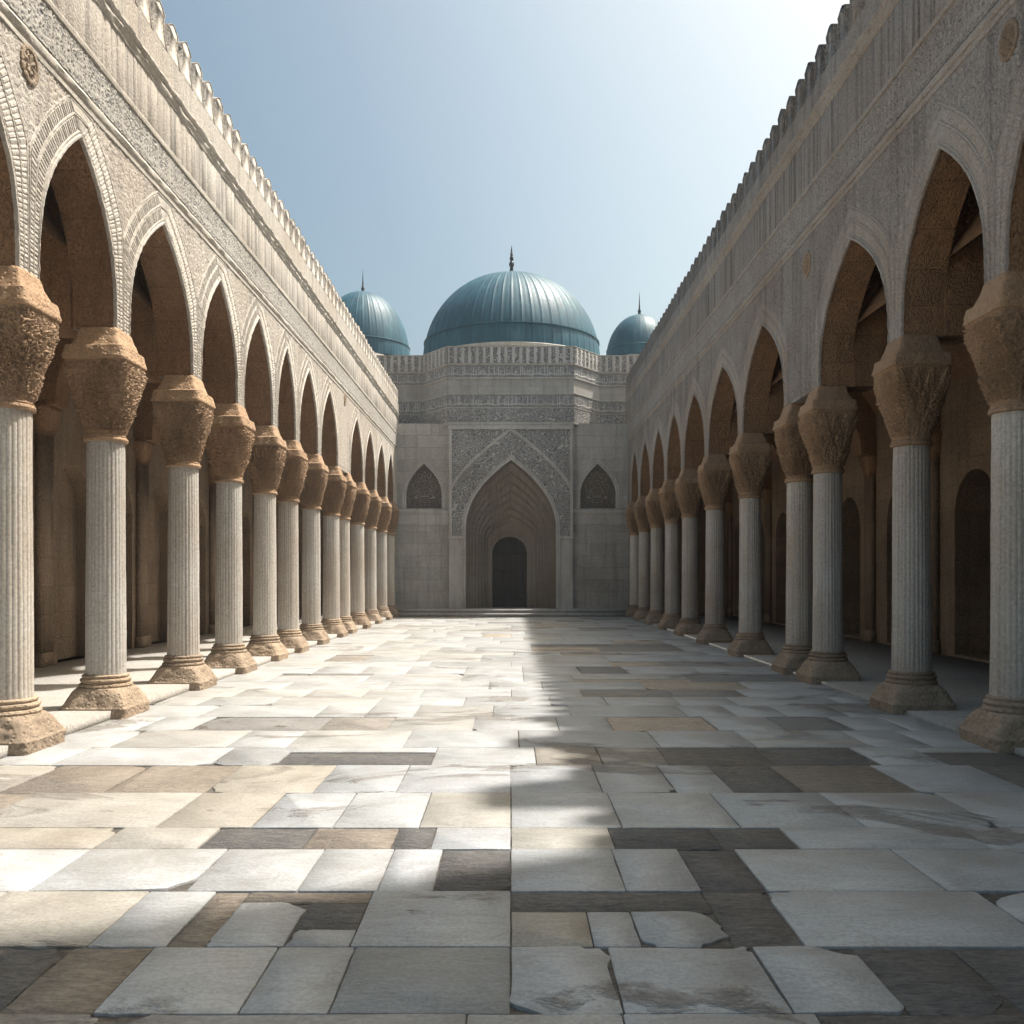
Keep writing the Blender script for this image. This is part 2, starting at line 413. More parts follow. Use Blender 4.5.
def frame_dark(x, y):
    """dark borders of worn rectangles across the shaded side, as in the photograph"""
    for (xa, xb, ya, yb, w) in ((1.35, 3.6, 8.05, 11.2, .45), (1.5, 3.9, 12.8, 17.5, .55), (1.25, 3.3, 19, 25, .5)):
        if xa <= x <= xb and ya <= y <= yb:
            if x - xa < w or xb - x < w * .7 or y - ya < w or yb - y < w: return True
    return False
y = 3.49
def auto_row(ya, yb, base_dark):
    x = x0f
    cream_zone = random.random() < .45
    while x < x1f - .2:
        w = random.choice((.6, .75, .95, 1.15, 1.4)) * (1 if ya < 12 else 1.35)
        xb = min(x + w, x1f)
        if x1f - xb < .3: xb = x1f
        cx, cy = (x + xb) / 2, (ya + yb) / 2
        if frame_dark(cx, cy): k = random.choice('DDDB')
        else:
            p = random.random()
            k = 'D' if p < base_dark else 'B' if p < base_dark * 1.6 else 'G' if p < base_dark * 2 + .1 else 'C' if p < (.6 if cx < 0 and cream_zone else .3) else 'L'
        if random.random() < .08 and xb - x > .7:
            ym = ya + (yb - ya) * random.choice((.3, .5, .7))
            slab(mb, x, xb, ya, ym, k, .08); slab(mb, x, xb, ym, yb, random.choice('LLCD'), .08)
        else:
            slab(mb, x, xb, ya, yb, k, .1)
        x = xb
yy = 3.49
while yy > -5:
    h = random.uniform(.6, .75); auto_row(yy - h, yy, .12); yy -= h
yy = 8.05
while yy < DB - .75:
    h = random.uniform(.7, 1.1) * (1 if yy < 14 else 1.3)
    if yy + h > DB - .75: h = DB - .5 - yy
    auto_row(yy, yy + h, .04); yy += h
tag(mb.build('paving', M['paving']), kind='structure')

# ------------------------------------------------------------------ arches
def prof(a, z0, z1, zs=None, k=2.35, n=22, m=1.0):
    """pointed arch outline from the left foot over the apex to the right foot, as (du, z)"""
    zs = z0 if zs is None else zs
    if k < 0: k, m = 2.0, .5
    half = []
    if zs > z0: half.append((-a, z0))
    for i in range(n + 1):
        s = math.sin(i / n * PI / 2) if m < 1 else i / n
        half.append((-a * (1 - s ** k) ** m, zs + (z1 - zs) * s))
    return half + [(-u, z) for (u, z) in reversed(half[:-1])]

def resample(pts, step):
    pts = np.array(pts, float)
    d = np.r_[0, np.cumsum(np.hypot(*np.diff(pts, axis=0).T))]
    n = max(8, int(d[-1] / step)); n += n % 2       # even: a sample falls on the apex
    t = np.linspace(0, d[-1], n + 1)
    return np.stack([np.interp(t, d, pts[:, 0]), np.interp(t, d, pts[:, 1])], -1)

def wall_arches(mb, mp, u0, u1, zb, zt, ops, d0, d1, lining=None):
    """wall between depths d0 and d1 with pointed openings; mp(u, d, z) gives the point"""
    def solid(a, b, z0, z1, bottom=True):
        if b - a < 1e-4: return
        for d in (d0, d1):
            mb.quad(mp(a, d, z0), mp(b, d, z0), mp(b, d, z1), mp(a, d, z1))
        if bottom: mb.quad(mp(a, d0, z0), mp(b, d0, z0), mp(b, d1, z0), mp(a, d1, z0))
    cur = u0
    for io, (uc, a, z0, zs, z1, k) in enumerate(ops):
        solid(cur, uc - a, zb, zt)
        p = prof(a, z0, z1, zs, k)
        for (ua, za), (ub, zb_) in zip(p[:-1], p[1:]):
            if abs(ub - ua) > 1e-6:
                for d in (d0, d1):
                    mb.quad(mp(uc + ua, d, za), mp(uc + ub, d, zb_), mp(uc + ub, d, zt), mp(uc + ua, d, zt))
            (lining[io] if lining else mb).quad(mp(uc + ua, d0, za), mp(uc + ub, d0, zb_), mp(uc + ub, d1, zb_), mp(uc + ua, d1, za))
        if z0 > zb + 1e-4:
            solid(uc - a, uc + a, zb, z0)
            mb.quad(mp(uc - a, d0, z0), mp(uc + a, d0, z0), mp(uc + a, d1, z0), mp(uc - a, d1, z0))
        cur = uc + a
    solid(cur, u1, zb, zt)
    mb.quad(mp(u0, d0, zt), mp(u1, d0, zt), mp(u1, d1, zt), mp(u0, d1, zt))
    for u in (u0, u1):
        mb.quad(mp(u, d0, zb), mp(u, d1, zb), mp(u, d1, zt), mp(u, d0, zt))

def archivolt(mb, mp, uc, p, section, lim=9.0, limr=None, step=.045, ribs=None, ztop=None, wob=0.0, seed=0):
    """moulding swept along an arch outline. section: (offset outwards, projection); ribs = (offset range, pitch, depth)"""
    q = resample(p, step)
    d = np.gradient(q, axis=0); d /= np.linalg.norm(d, axis=1)[:, None]
    n = np.stack([-d[:, 1], d[:, 0]], -1)
    mid = len(q) // 2
    n[mid] = (0, 1)
    seg = np.array([-(q[mid, 1] - q[mid - 1, 1]), q[mid, 0] - q[mid - 1, 0]]); seg /= np.linalg.norm(seg)
    n[mid] /= max(.4, abs(seg[1]))
    limr = lim if limr is None else limr
    lm = np.where(q[:, 0] < 0, lim, limr)
    avail = (lm - np.abs(q[:, 0])) / np.maximum(np.abs(n[:, 0]), .05)
    W = section[-1][0]
    w = np.clip(avail / W, .15, 1)
    if ztop is not None:
        w = np.minimum(w, np.clip((ztop - q[:, 1]) / np.maximum(n[:, 1], .05) / W, .15, 1))
    arc = np.r_[0, np.cumsum(np.hypot(*np.diff(q, axis=0).T))]
    rows_ = []
    for (o, pr) in section:
        pp = np.full(len(q), pr)
        if ribs and ribs[0][0] <= o <= ribs[0][1] and abs(pr - .004) < 1e-6:
            ph = (arc / ribs[1]) % 1
            pp = pp + np.where(ph < .7, ribs[2], 0)
        if wob:
            pp = pp + wob * field(np.stack([q[:, 0] + uc, q[:, 1] + o], -1), seed, 6)
        U = uc + q[:, 0] + n[:, 0] * o * w; Z = q[:, 1] + n[:, 1] * o * w
        rows_.append(np.array([mp(u, -e, z) for u, e, z in zip(U, pp, Z)]))
    mb.grid(np.stack(rows_, 1))

def sweep(mb, mp, u0, u1, section, step=.5, wob=0.0, seed=0, freq=5.0):
    """horizontal moulding: section (projection, z)"""
    n = max(1, int((u1 - u0) / step))
    us = np.linspace(u0, u1, n + 1)
    out = []
    for j, (pr, z) in enumerate(section):
        e = np.full(len(us), float(pr)); zz = np.full(len(us), float(z))
        if wob and 0 < j < len(section) - 1:
            e = e + wob * field(np.stack([us, np.full(len(us), z * 3.1)], -1), seed, freq)
            zz = zz + wob * .6 * field(np.stack([us, np.full(len(us), z * 7.7)], -1), seed + 2, freq)
        out.append(np.array([mp(u, -a, b) for u, a, b in zip(us, e, zz)]))
    mb.grid(np.stack(out, 1))

def relief(mb, mp, u0, u1, z0, z1, hf, res, amp, base=.004, mask=None, edge=True):
    """carved panel as real relief. hf(U, V) 0..1 with U, V in metres from the corner; also the painted recess-shade mask in 'tint'"""
    nu = max(2, int((u1 - u0) / res)); nv = max(2, int((z1 - z0) / res))
    us = np.linspace(u0, u1, nu + 1); zs = np.linspace(z0, z1, nv + 1)
    U, Z = np.meshgrid(us, zs, indexing='ij')
    h = hf(U, Z - z0)
    D = -(base + amp * h)
    P = np.array(mp(U, D, Z)); P = np.moveaxis(np.stack(np.broadcast_arrays(*P), 0), 0, -1)
    col = np.repeat(h[..., None], 4, -1); col[..., 3] = 1
    if mask is None:
        mb.grid(P, col=col)
    else:
        idx = np.arange((nu + 1) * (nv + 1)).reshape(nu + 1, nv + 1)
        F = np.stack([idx[:-1, :-1], idx[1:, :-1], idx[1:, 1:], idx[:-1, 1:]], -1).reshape(-1, 4)
        uc = (us[:-1] + us[1:]) / 2; zc = (zs[:-1] + zs[1:]) / 2
        UC, ZC = np.meshgrid(uc, zc, indexing='ij')
        keep = mask(UC, ZC).reshape(-1)
        mb.add(P.reshape(-1, 3), F[keep], col.reshape(-1, 4))
    if edge:
        for (ua, ub, za, zb) in ((u0, u1, z0, z0), (u0, u1, z1, z1)):
            mb.add([mp(ua, .0, za), mp(ub, .0, zb), mp(ub, -base, zb), mp(ua, -base, za)], [[0, 1, 2, 3]], (1, 1, 1, 1))

# ------------------------------------------------------------------ columns
ZCAP = 4.66
def superell(th, R, n):
    return R / (np.abs(np.cos(th)) ** n + np.abs(np.sin(th)) ** n) ** (1.0 / n)

def lathe_square(mb, prof_, nth, disp=0.0, k=9.0, seed=1, sub=1):
    """prof_: (z, radius, squareness exponent); optional carved displacement"""
    pr = np.array(prof_, float)
    d = np.r_[0, np.cumsum(np.hypot(np.diff(pr[:, 0]), np.diff(pr[:, 1])))]
    if sub > 1:
        t = np.linspace(0, d[-1], sub); t = np.unique(np.r_[t, d])
        pr = np.stack([np.interp(t, d, pr[:, i]) for i in range(3)], -1)
    th = np.linspace(0, 2 * PI, nth, endpoint=False)
    TH, Z = np.meshgrid(th, pr[:, 0], indexing='ij')
    R = np.stack([superell(th, r, n) for (z, r, n) in pr], 1)
    X, Y = R * np.cos(TH), R * np.sin(TH)
    if disp:
        P = np.stack([X, Y, Z], -1)
        h = leaf_rows(TH + .012 * field(P, seed, 4.0), Z + .008 * field(P, seed + 3, 4.0)) + .42 * vines(P, seed, k * 1.5, 1.2) * (Z > 3.43)
        h = h * (1 + .15 * field(P, seed + 12, 2.0)) - .35
        fade = np.clip((Z - pr[0, 0]) / .05, 0, 1) * np.clip((pr[-1, 0] - Z) / .05, 0, 1)
        R = R + disp * h * fade
        X, Y = R * np.cos(TH), R * np.sin(TH)
    mb.grid(np.stack([X, Y, Z], -1), close_u=True)
    for j in (0, -1):
        mb.add(np.stack([X[:, j], Y[:, j], Z[:, j]], -1), [list(range(nth))])

def leaf_rows(TH, Z, rows=((3.40, .34, 0), (3.63, .34, .5), (3.86, .38, 0)), n=14):
    out = np.zeros_like(Z)
    for (z0, H, off) in rows:
        v = (Z - z0) / H
        uu = ((TH / (2 * PI) * n + off) % 1) - .5
        vv = np.clip(v, 0, 1)
        hw = .50 * (1 - vv ** 2.6) * (1 - .22 * np.abs(np.sin(vv * PI * 4.5))) + .02
        ins = sstep(0, .10, hw - np.abs(uu)) * (v > 0) * (v < 1)
        h = (.22 + .78 * vv ** 1.6) * (1 - .45 * np.exp(-(uu / .05) ** 2))
        h = h * (1 - .38 * sstep(.2, .8, np.sin((vv * 7.0 - np.abs(uu) * 9.0) * 2 * PI * .75) * .5 + .5))
        out = np.where(ins > 0, np.maximum(out * (1 - ins), h * ins), out)
    return out

def rough_lathe(mb, prof_, nth, amp, k, seed, sub):
    pr = np.array(prof_, float)
    d = np.r_[0, np.cumsum(np.hypot(np.diff(pr[:, 0]), np.diff(pr[:, 1])))]
    t = np.unique(np.r_[np.linspace(0, d[-1], sub), d])
    pr = np.stack([np.interp(t, d, pr[:, i]) for i in range(3)], -1)
    th = np.linspace(0, 2 * PI, nth, endpoint=False)
    TH, Z = np.meshgrid(th, pr[:, 0], indexing='ij')
    R = np.stack([superell(th, r, n) for (z, r, n) in pr], 1)
    P = np.stack([R * np.cos(TH), R * np.sin(TH), Z], -1)
    R = R + amp * (field(P, seed, k) + .5 * field(P, seed + 1, k * 2.7))
    mb.grid(np.stack([R * np.cos(TH), R * np.sin(TH), Z + amp * .3 * field(P, seed + 2, k)], -1), close_u=True)
    mb.add(np.stack([R[:, -1] * np.cos(th), R[:, -1] * np.sin(th), np.full(nth, pr[-1, 0])], -1), [list(range(nth))])

def make_column_meshes(var):
    parts = {}
    root = empty('column')
    Q = lambda p: [(z, r * .89, n) for z, r, n in p]
    # base: block plinth, flared bell, three worn rings
    b = MB()
    rough_lathe(b, Q([(-.02, .445, 18), (.115, .445, 18), (.135, .43, 14), (.21, .395, 9), (.29, .362, 5), (.345, .335, 2.6)]), 120, .0045, 4.5, 20 + var, 34)
    base = b.build('base', M['base'], root, 40)
    r = MB()
    rough_lathe(r, Q([(.335, .30, 2), (.345, .335, 2), (.365, .345, 2), (.385, .335, 2), (.395, .31, 2), (.405, .31, 2), (.415, .325, 2),
                    (.43, .33, 2), (.445, .322, 2), (.452, .295, 2), (.462, .295, 2), (.47, .303, 2), (.485, .303, 2), (.495, .285, 2), (.5, .24, 2)]), 72, .003, 4.0, 60 + var, 40)
    r.build('base_ring', M['base'], base, 60)
    # shaft: 22 flutes, slight taper
    nf = 28; per = 5; n = nf * per
    th = np.linspace(0, 2 * PI, n, endpoint=False)
    zs = np.r_[.49, .505, .53, np.linspace(.6, 3.2, 14), 3.27, 3.30, 3.33]
    fl = np.abs(np.sin(th * nf / 2)) ** .55
    P = np.zeros((n, len(zs), 3))
    for j, z in enumerate(zs):
        t = (z - .49) / 2.84
        Rr = .233 - .016 * t
        depth = .0075 if .52 < z < 3.28 else .004
        Rj = Rr - depth * (1 - fl)
        Rj = Rj + .0015 * field(np.stack([np.cos(th), np.sin(th), np.full(n, z)], -1), 5 + var, 1.5)
        P[:, j] = np.stack([Rj * np.cos(th), Rj * np.sin(th), np.full(n, z)], -1)
    s = MB(); s.grid(P, close_u=True)
    s.build('shaft', M['shaft'], root, 50)
    # capital: ring, leafy bell turning square, sloping plain top
    c = MB()
    lathe_square(c, Q([(3.38, .258, 2), (3.46, .268, 2.1), (3.62, .295, 2.6), (3.80, .335, 3.6), (3.95, .372, 5), (4.10, .396, 7), (4.22, .404, 9), (4.275, .404, 10)]), 280, .055, 6.5, 31 + var * 7, 120)
    cap = c.build('capital', M['capital'], root, 180)
    k = MB()
    rough_lathe(k, Q([(3.31, .25, 2), (3.318, .278, 2), (3.34, .285, 2), (3.36, .278, 2), (3.368, .265, 2), (3.385, .27, 2), (3.395, .25, 2)]), 64, .0015, 4, 9 + var, 20)
    k.build('neck_ring', M['capital'], cap, 50)
    i = MB()
    rough_lathe(i, Q([(4.26, .39, 10), (4.275, .42, 14), (4.30, .422, 14), (4.315, .416, 14), (4.43, .392, 14), (4.445, .34, 14), (4.56, .285, 14), (4.655, .255, 14), (4.672, .24, 14)]), 96, .004, 4.5, 40 + var, 24)
    i.build('impost_block', M['capital'], cap, 40)
    return root

PROTO = [make_column_meshes(0), None]
def copy_tree(o, parent=None):
    c = o.copy(); C.objects.link(c); c.parent = parent
    for ch in o.children: copy_tree(ch, c)
    return c

LCOL = [6.75, 8.85, 11.0, 13.6, 15.8, 18.1, 20.0, 22.3, 24.8, 26.4, 29.0, 31.6, 34.3, 36.6]
RCOL = [6.8, 9.0, 11.35, 14.35, 15.75, 19.0, 22.3, 25.4, 28.2, 31.1, 34.0, 36.55]
LPAIR, RPAIR = (8, 9), (3, 4)
ordinal = ['', 'first', 'second', 'third', 'fourth', 'fifth', 'sixth', 'seventh', 'eighth', 'ninth', 'tenth', 'eleventh', 'twelfth', 'thirteenth', 'fourteenth']
first = True
for side, cols, pair, word in ((-1, LCOL, LPAIR, 'sunlit'), (1, RCOL, RPAIR, 'shaded')):
    for i, d in enumerate(cols):
        if i == 0: continue                        # outside the picture
        o = PROTO[0] if first else copy_tree(PROTO[0])
        first = False
        x = -(XL + .2) if side < 0 else XR + .2
        o.location = (x, d, 0); o.rotation_euler.z = (i * 3 + (side > 0)) % 4 * PI / 2
        if i in pair:
            lab = f"{'nearer' if i == pair[0] else 'farther'} of the two close-set fluted columns in the {word} arcade"
        elif i == len(cols) - 1:
            lab = f"fluted column at the far end of the {word} arcade beside the portal wall"
        else:
            lab = f"{ordinal[i]} fluted column from the viewer in the {word} arcade, carved sandstone capital"
        tag(o, lab, 'column', f'fluted columns of the {word} arcade', 'thing')

# ------------------------------------------------------------------ arcades
def arcade(side, cols, pair, zf0, zf1, zc0, zc1, ztop, wmat, fmat, tmat, word, label, rear, rear_depth, roundels, ystart):
    x0 = XL if side < 0 else XR
    mp = lambda u, d, z: (side * (x0 + d), u, z)
    root = empty('arcade', (0, 0, 0))
    tag(root, label, 'arcade', kind='thing')
    uA, uB = cols[0] - .3, DB + .9
    zw = ztop - .56
    ops = []
    for i in range(len(cols) - 1):
        if (i, i + 1) == pair: continue
        a = (cols[i + 1] - cols[i]) / 2 - .185
        uc = (cols[i + 1] + cols[i]) / 2
        ops.append((uc, a, ZCAP, ZCAP, 6.53 + .02 * math.sin(i * 2.1), 2.75))
    w = MB(); sof = [MB() for _ in ops]; wall_arches(w, mp, uA, uB, ZCAP, zw, ops, 0, .52, sof)
    w.build('wall', M[wmat], root); [q.build('arch_soffit', M['soffit'], root, 40) for q in sof]
    # soffit lining of each arch is part of the wall; mouldings round each arch
    sec = [(-.02, -.02), (-.02, .01), (-.01, .02), (.012, .022), (.02, .014), (.024, .003), (.034, .003), (.038, .014), (.05, .015), (.056, .003), (.07, .003),
           (.074, .004), (.20, .004), (.204, .003), (.214, .003), (.22, .014), (.235, .014), (.241, .003), (.25, .003), (.254, .004), (.37, .004), (.374, .003), (.384, .003), (.39, .012), (.405, .012), (.412, .002), (.418, .0)]
    for n_, (uc, a, z0, zs, z1, k) in enumerate(ops):
        m_ = MB()
        archivolt(m_, mp, uc, prof(a, z0, z1, zs, k), sec, lim=a + .178, ztop=zf0 - .205, step=.0125, ribs=((.072, .372), .045, .009), wob=.0018, seed=n_)
        m_.build('arch_moulding', M[tmat], root, 35)
    # low carving over the wall face between the arches and the carved band
    def clear(U, Z):
        ok = np.ones(U.shape, bool)
        for (uc, a, z0, zs, z1, k) in ops:
            q = np.clip((Z - zs) / (z1 + .40 - zs), 0, 1)
            half = np.minimum((a + .40) * (1 - q ** 3.0), a + .172)
            ok &= ~((np.abs(U - uc) < half + .01) & (Z < z1 + .40))
        for (u, z, rr) in roundels:
            ok &= np.hypot(U - u, (Z - z) / 1.15) > rr * .95
        return ok
    cp = MB()
    relief(cp, mp, 7.2, DB, 4.75, zf0 - .2, lambda U, V: vines(np.stack([U, V * .7], -1), 130 + side, 2.6, 1.4), .019, .009, .002, mask=clear, edge=False)
    cp.build('carved_face', M[wmat], root)
    # carved band
    hgt = zf1 - zf0
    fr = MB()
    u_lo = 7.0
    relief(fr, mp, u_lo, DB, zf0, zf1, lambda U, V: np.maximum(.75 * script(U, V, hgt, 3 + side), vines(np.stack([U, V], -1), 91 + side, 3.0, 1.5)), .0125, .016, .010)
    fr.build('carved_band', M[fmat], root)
    mo = MB()
    sweep(mo, mp, uA, DB, [(0, zf0 - .20), (.02, zf0 - .195), (.022, zf0 - .15), (.008, zf0 - .145), (.008, zf0 - .12), (.03, zf0 - .11), (.045, zf0 - .07), (.03, zf0 - .03), (.012, zf0 - .02), (.012, zf0)], .12, .003, 4)
    sweep(mo, mp, uA, DB, [(.012, zf1), (.014, zf1 + .01), (.04, zf1 + .02), (.045, zf1 + .06), (.025, zf1 + .07), (.02, zf1 + .11), (0, zf1 + .115)], .12, .003, 5)
    mo.build('string_moulding', M[tmat], root, 40)
    # upright strips between band and cornice
    st = MB(); u = uA + .3; r = random.Random(5 + side); pu = [(u, 0)]
    while u < DB - .15:
        wd = r.choice((.1, .14, .2, .3, .42)); e = r.uniform(.004, .011)
        b_ = min(u + wd, DB - .02); gp = r.choice((.012, .02, .03, .05, .12))
        pu += [(u + .004, e), (b_ - .004, e), (b_, .001), (min(b_ + gp, DB - .01), .001)]
        u = b_ + gp
    bot, top = zf1 + .115, zc0 - .03
    st.grid(np.array([[mp(a_, -.001, bot), mp(a_, -max(e, .001), bot + .012), mp(a_, -max(e, .001), top - .012), mp(a_, -.001, top)] for a_, e in pu]))
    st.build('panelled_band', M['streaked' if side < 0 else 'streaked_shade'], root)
    co = MB()
    h = zc1 - zc0
    sweep(co, mp, uA, DB + .5, [(0, zc0 - .04), (.02, zc0 - .03), (.022, zc0), (.04, zc0 + .02), (.055, zc0 + h * .3), (.04, zc0 + h * .42), (.02, zc0 + h * .5), (.045, zc0 + h * .58), (.07, zc0 + h * .75), (.072, zc1 - .02), (.06, zc1), (0, zc1 + .012)], .05, .005, 8, 4.5)
    co.build('cornice', M[tmat], root, 45)
    # merlons: bulbous uprights meeting in pointed slots
    y = ystart; g = None; r = random.Random(21 + side)
    while y < DB + .6:
        hw = .25; top = ztop
        z0 = zw
        prf = [(-hw, z0 - .001), (-hw + .003, z0 + .015), (-hw + .045, z0 + .09), (-hw + .088, z0 + .19), (-hw + .105, z0 + .29), (-hw + .098, z0 + .38), (-hw + .075, z0 + .45), (-hw + .07, z0 + .48), (-.12, z0 + .515), (-.05, z0 + .55), (0, z0 + .565)]
        prf = prf + [(-a, b) for a, b in reversed(prf[:-1])]
        jz = r.uniform(-.035, .02); jw = r.uniform(.95, 1.0)
        prf = [(a * (jw if b > z0 + .05 else 1) + r.uniform(-.006, .006) * (b > z0 + .05), b + jz * (b - z0) / .56 + r.uniform(-.006, .006) * (b > z0 + .05)) for a, b in prf]
        m_ = MB(); n = len(prf)
        V = []
        for (e, s) in ((.012, .93), (0.0, 1.0), (.40, 1.0), (.412, .93)):
            V += [mp(y + a * (s if b > z0 + .03 else 1), e, z0 + (b - z0) * (1 - (1 - s) * .25)) for a, b in prf]
        F = [list(range(n)), list(range(3 * n, 4 * n))]
        for q in range(3):
            F += [[q * n + i, q * n + (i + 1) % n, (q + 1) * n + (i + 1) % n, (q + 1) * n + i] for i in range(n)]
        m_.add(V, F)
        m_.build('merlon', M[wmat], root)
        y += .5
    if side > 0:  # posts added out of view to throw tongues of shadow on the paving
        for (py, ph, pw) in ((9.2, 2.3, .34), (11.3, 1.6, .26), (12.7, .75, .22)):
            m_ = MB(); m_.box(x0 + .01, x0 + .01 + pw * 2, py - pw, py + pw, zw - .02, ztop + ph * .7)
            m_.add([(x0 + .01, py - pw, ztop + ph * .7), (x0 + .01 + 2 * pw, py - pw, ztop + ph * .7), (x0 + .01 + 2 * pw, py + pw, ztop + ph * .7), (x0 + .01, py + pw, ztop + ph * .7), (x0 + .01 + pw, py, ztop + ph)],
                   [[0, 1, 4], [1, 2, 4], [2, 3, 4], [3, 0, 4]])
            m_.build('shadow_post', M[wmat], root)
    # roundels above the arches
    for (u, z, rr) in roundels:
        m_ = MB(); th = np.linspace(0, 2 * PI, 48, endpoint=False); rad = np.array([0.001, .25, .45, .5, .62, .7, .74, .9, .98, 1.0]) * rr
        TH, R = np.meshgrid(th, rad, indexing='ij')
        e = np.interp(R / rr, [0, .2, .45, .5, .62, .7, .74, .9, .98, 1.0], [.02, .014, .016, .004, .004, .016, .026, .03, .022, 0])
        pet = (.018 if side < 0 else .04) * np.abs(np.sin(TH * 4)) * np.clip(R / rr, 0, .45) / .45 * (R / rr < .68)
        P = np.stack(mp(u + R * np.cos(TH), -(e + pet), z + R * np.sin(TH) * 1.15), -1)
        m_.grid(P, close_u=True); m_.build('roundel', M['base'], root, 40)
    # vaulted gallery behind: transverse arches, ceiling, rear wall with blind arches and pilasters
    dr = rear_depth
    cross = []
    ga = (dr - .52) / 2 - .12; gc = (.52 + dr) / 2
    for i, d in enumerate(cols):
        if d < 8.5 and side > 0: continue
        t_ = MB()
        mp2 = lambda u, d_, z, yy=d: (side * (x0 + u), yy + d_ - .24, z)
        wall_arches(t_, mp2, .522, dr - .002, ZCAP, 7.1, [(gc, ga - .25, ZCAP, ZCAP, 6.3, 2.6)], 0, .48)
        t_.build('transverse_arch', M['soffit'], root)
        p_ = MB()
        xa, xb = sorted((side * (x0 + dr - .11), side * (x0 + dr - .003)))
        p_.box(xa, xb, d - .22, d + .22, .1, 4.15)
        xa, xb = sorted((side * (x0 + dr - .15), side * (x0 + dr - .003)))
        p_.box(xa, xb, d - .27, d + .27, .0, .34)
        p_.build('pilaster', M['gallery_wall'], root)
        k_ = MB()
        dx = [(.11, .22, 4.15), (.15, .25, 4.3), (.20, .29, 4.55), (.22, .31, 4.6), (.22, .31, 4.66)]
        V = []
        for (e, hw, z) in dx:
            V += [mp(d - hw, dr - .003, z), mp(d - hw, dr - e, z), mp(d + hw, dr - e, z), mp(d + hw, dr - .003, z)]
        F = []
        for q in range(len(dx) - 1):
            F += [[q * 4 + i, q * 4 + i + 1, q * 4 + 5 + i, q * 4 + 4 + i] for i in range(3)]
        F += [[0, 1, 2, 3], [16, 17, 18, 19]]
        k_.add(V, F); k_.build('pilaster_capital', M['soffit'], root)
    ys = 8.55 if side > 0 else uA
    v_ = MB()
    ua = np.linspace(.522, dr, 25); sv = np.abs((ua - gc) / ((dr - .522) / 2))
    zv = 5.6 + 1.45 * (1 - sv ** 2.2)
    us = np.linspace(ys, uB, 40)
    P = np.array([[mp(u, a_, z) for a_, z in zip(ua, zv)] for u in us])
    v_.grid(P); v_.build('vault', M['soffit'], root, 60)
    rf = MB()
    xa, xb = sorted((side * (x0 + .522), side * (x0 + dr + .45)))
    rf.box(xa, xb, ys, uB, 7.1, 7.45); rf.build('roof', M['base'], root)
    rops = []
    for i in range(len(cols) - 1):
        if (i, i + 1) == pair or (side > 0 and cols[i] < 8.5): continue
        uc = (cols[i] + cols[i + 1]) / 2; a = min(.78, (cols[i + 1] - cols[i]) / 2 - .4)
        rops.append((uc, a, .1, 2.9, 3.75, -1))
    rw = MB(); wall_arches(rw, mp, ys, uB, 0, 7.1, rops, dr, dr + (.45 if side < 0 else .8))
    rw.build('rear_wall', M['gallery_wall'], root)
    rb = MB()
    e = dr + (.30 if side < 0 else .9)
    if side < 0:
        for (uc, a, z0, zs, z1, k) in rops:
            rb = MB(); rb.quad(mp(uc - a, e, z0), mp(uc + a, e, z0), mp(uc + a, e, z1), mp(uc - a, e, z1))
            rb.build('blind_arch_panel', M['gallery_wall'], root)
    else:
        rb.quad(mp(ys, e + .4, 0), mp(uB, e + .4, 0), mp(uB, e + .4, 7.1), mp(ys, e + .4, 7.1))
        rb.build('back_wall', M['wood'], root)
    ew = MB()
    ew.quad(mp(uB - .02, .52, 0), mp(uB - .02, dr, 0), mp(uB - .02, dr, 7.1), mp(uB - .02, .52, 7.1)); ew.build('end_or_leak_wall', M['gallery_wall'], root)
    if side > 0:
        leak_wall = MB(); leak_wall.box(x0 + .523, x0 + dr, 8.12, 8.52, 0, 9.5); leak_wall.build('end_or_leak_wall', M['gallery_wall'], root)  # near end closed out of view, added to stop sun leaking through the arch
    # gallery floor, a low step above the court
    fl = MB(); hs = .10 if side < 0 else .05
    xa, xb = sorted((side * (x0 - .035), side * (x0 + dr + .5)))
    fl.box(xa, xb, -3 if side < 0 else ys - 4, uB, -.05, hs)
    tag(fl.build('gallery_floor', M['step']), kind='structure')
    return root

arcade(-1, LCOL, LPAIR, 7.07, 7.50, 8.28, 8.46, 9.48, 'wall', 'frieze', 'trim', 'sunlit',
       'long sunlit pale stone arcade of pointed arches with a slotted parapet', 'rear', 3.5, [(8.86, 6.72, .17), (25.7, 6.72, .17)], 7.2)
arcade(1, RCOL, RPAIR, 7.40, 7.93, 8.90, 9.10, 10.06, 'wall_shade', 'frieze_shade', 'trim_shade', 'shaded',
       'long stone arcade of pointed arches standing in its own shade', 'rear', 4.1, [(14.72, 6.78, .19), (8.75, 6.9, .17)], 7.2)

# ------------------------------------------------------------------ portal building
fac = empty('portal_building', (0, DB, 0)); fac.location = (0, 0, 0)
tag(fac, 'grey stone hall with carved pointed portal, dark door and large teal dome', 'hall', kind='thing')
mpf = lambda u, d, z: (u, DB + d, z)                      # projecting portal bay
mps = lambda u, d, z: (u, DB + .22 + d, z)                # side walls
A0 = (0.0, 1.9, .0, 3.6, 6.5, 2.1)
wb = MB()
wall_arches(wb, mpf, -2.56, 2.56, 0, 8.0, [A0], 0, .25)
wb.build('portal_bay', M['grey_plain'], fac)
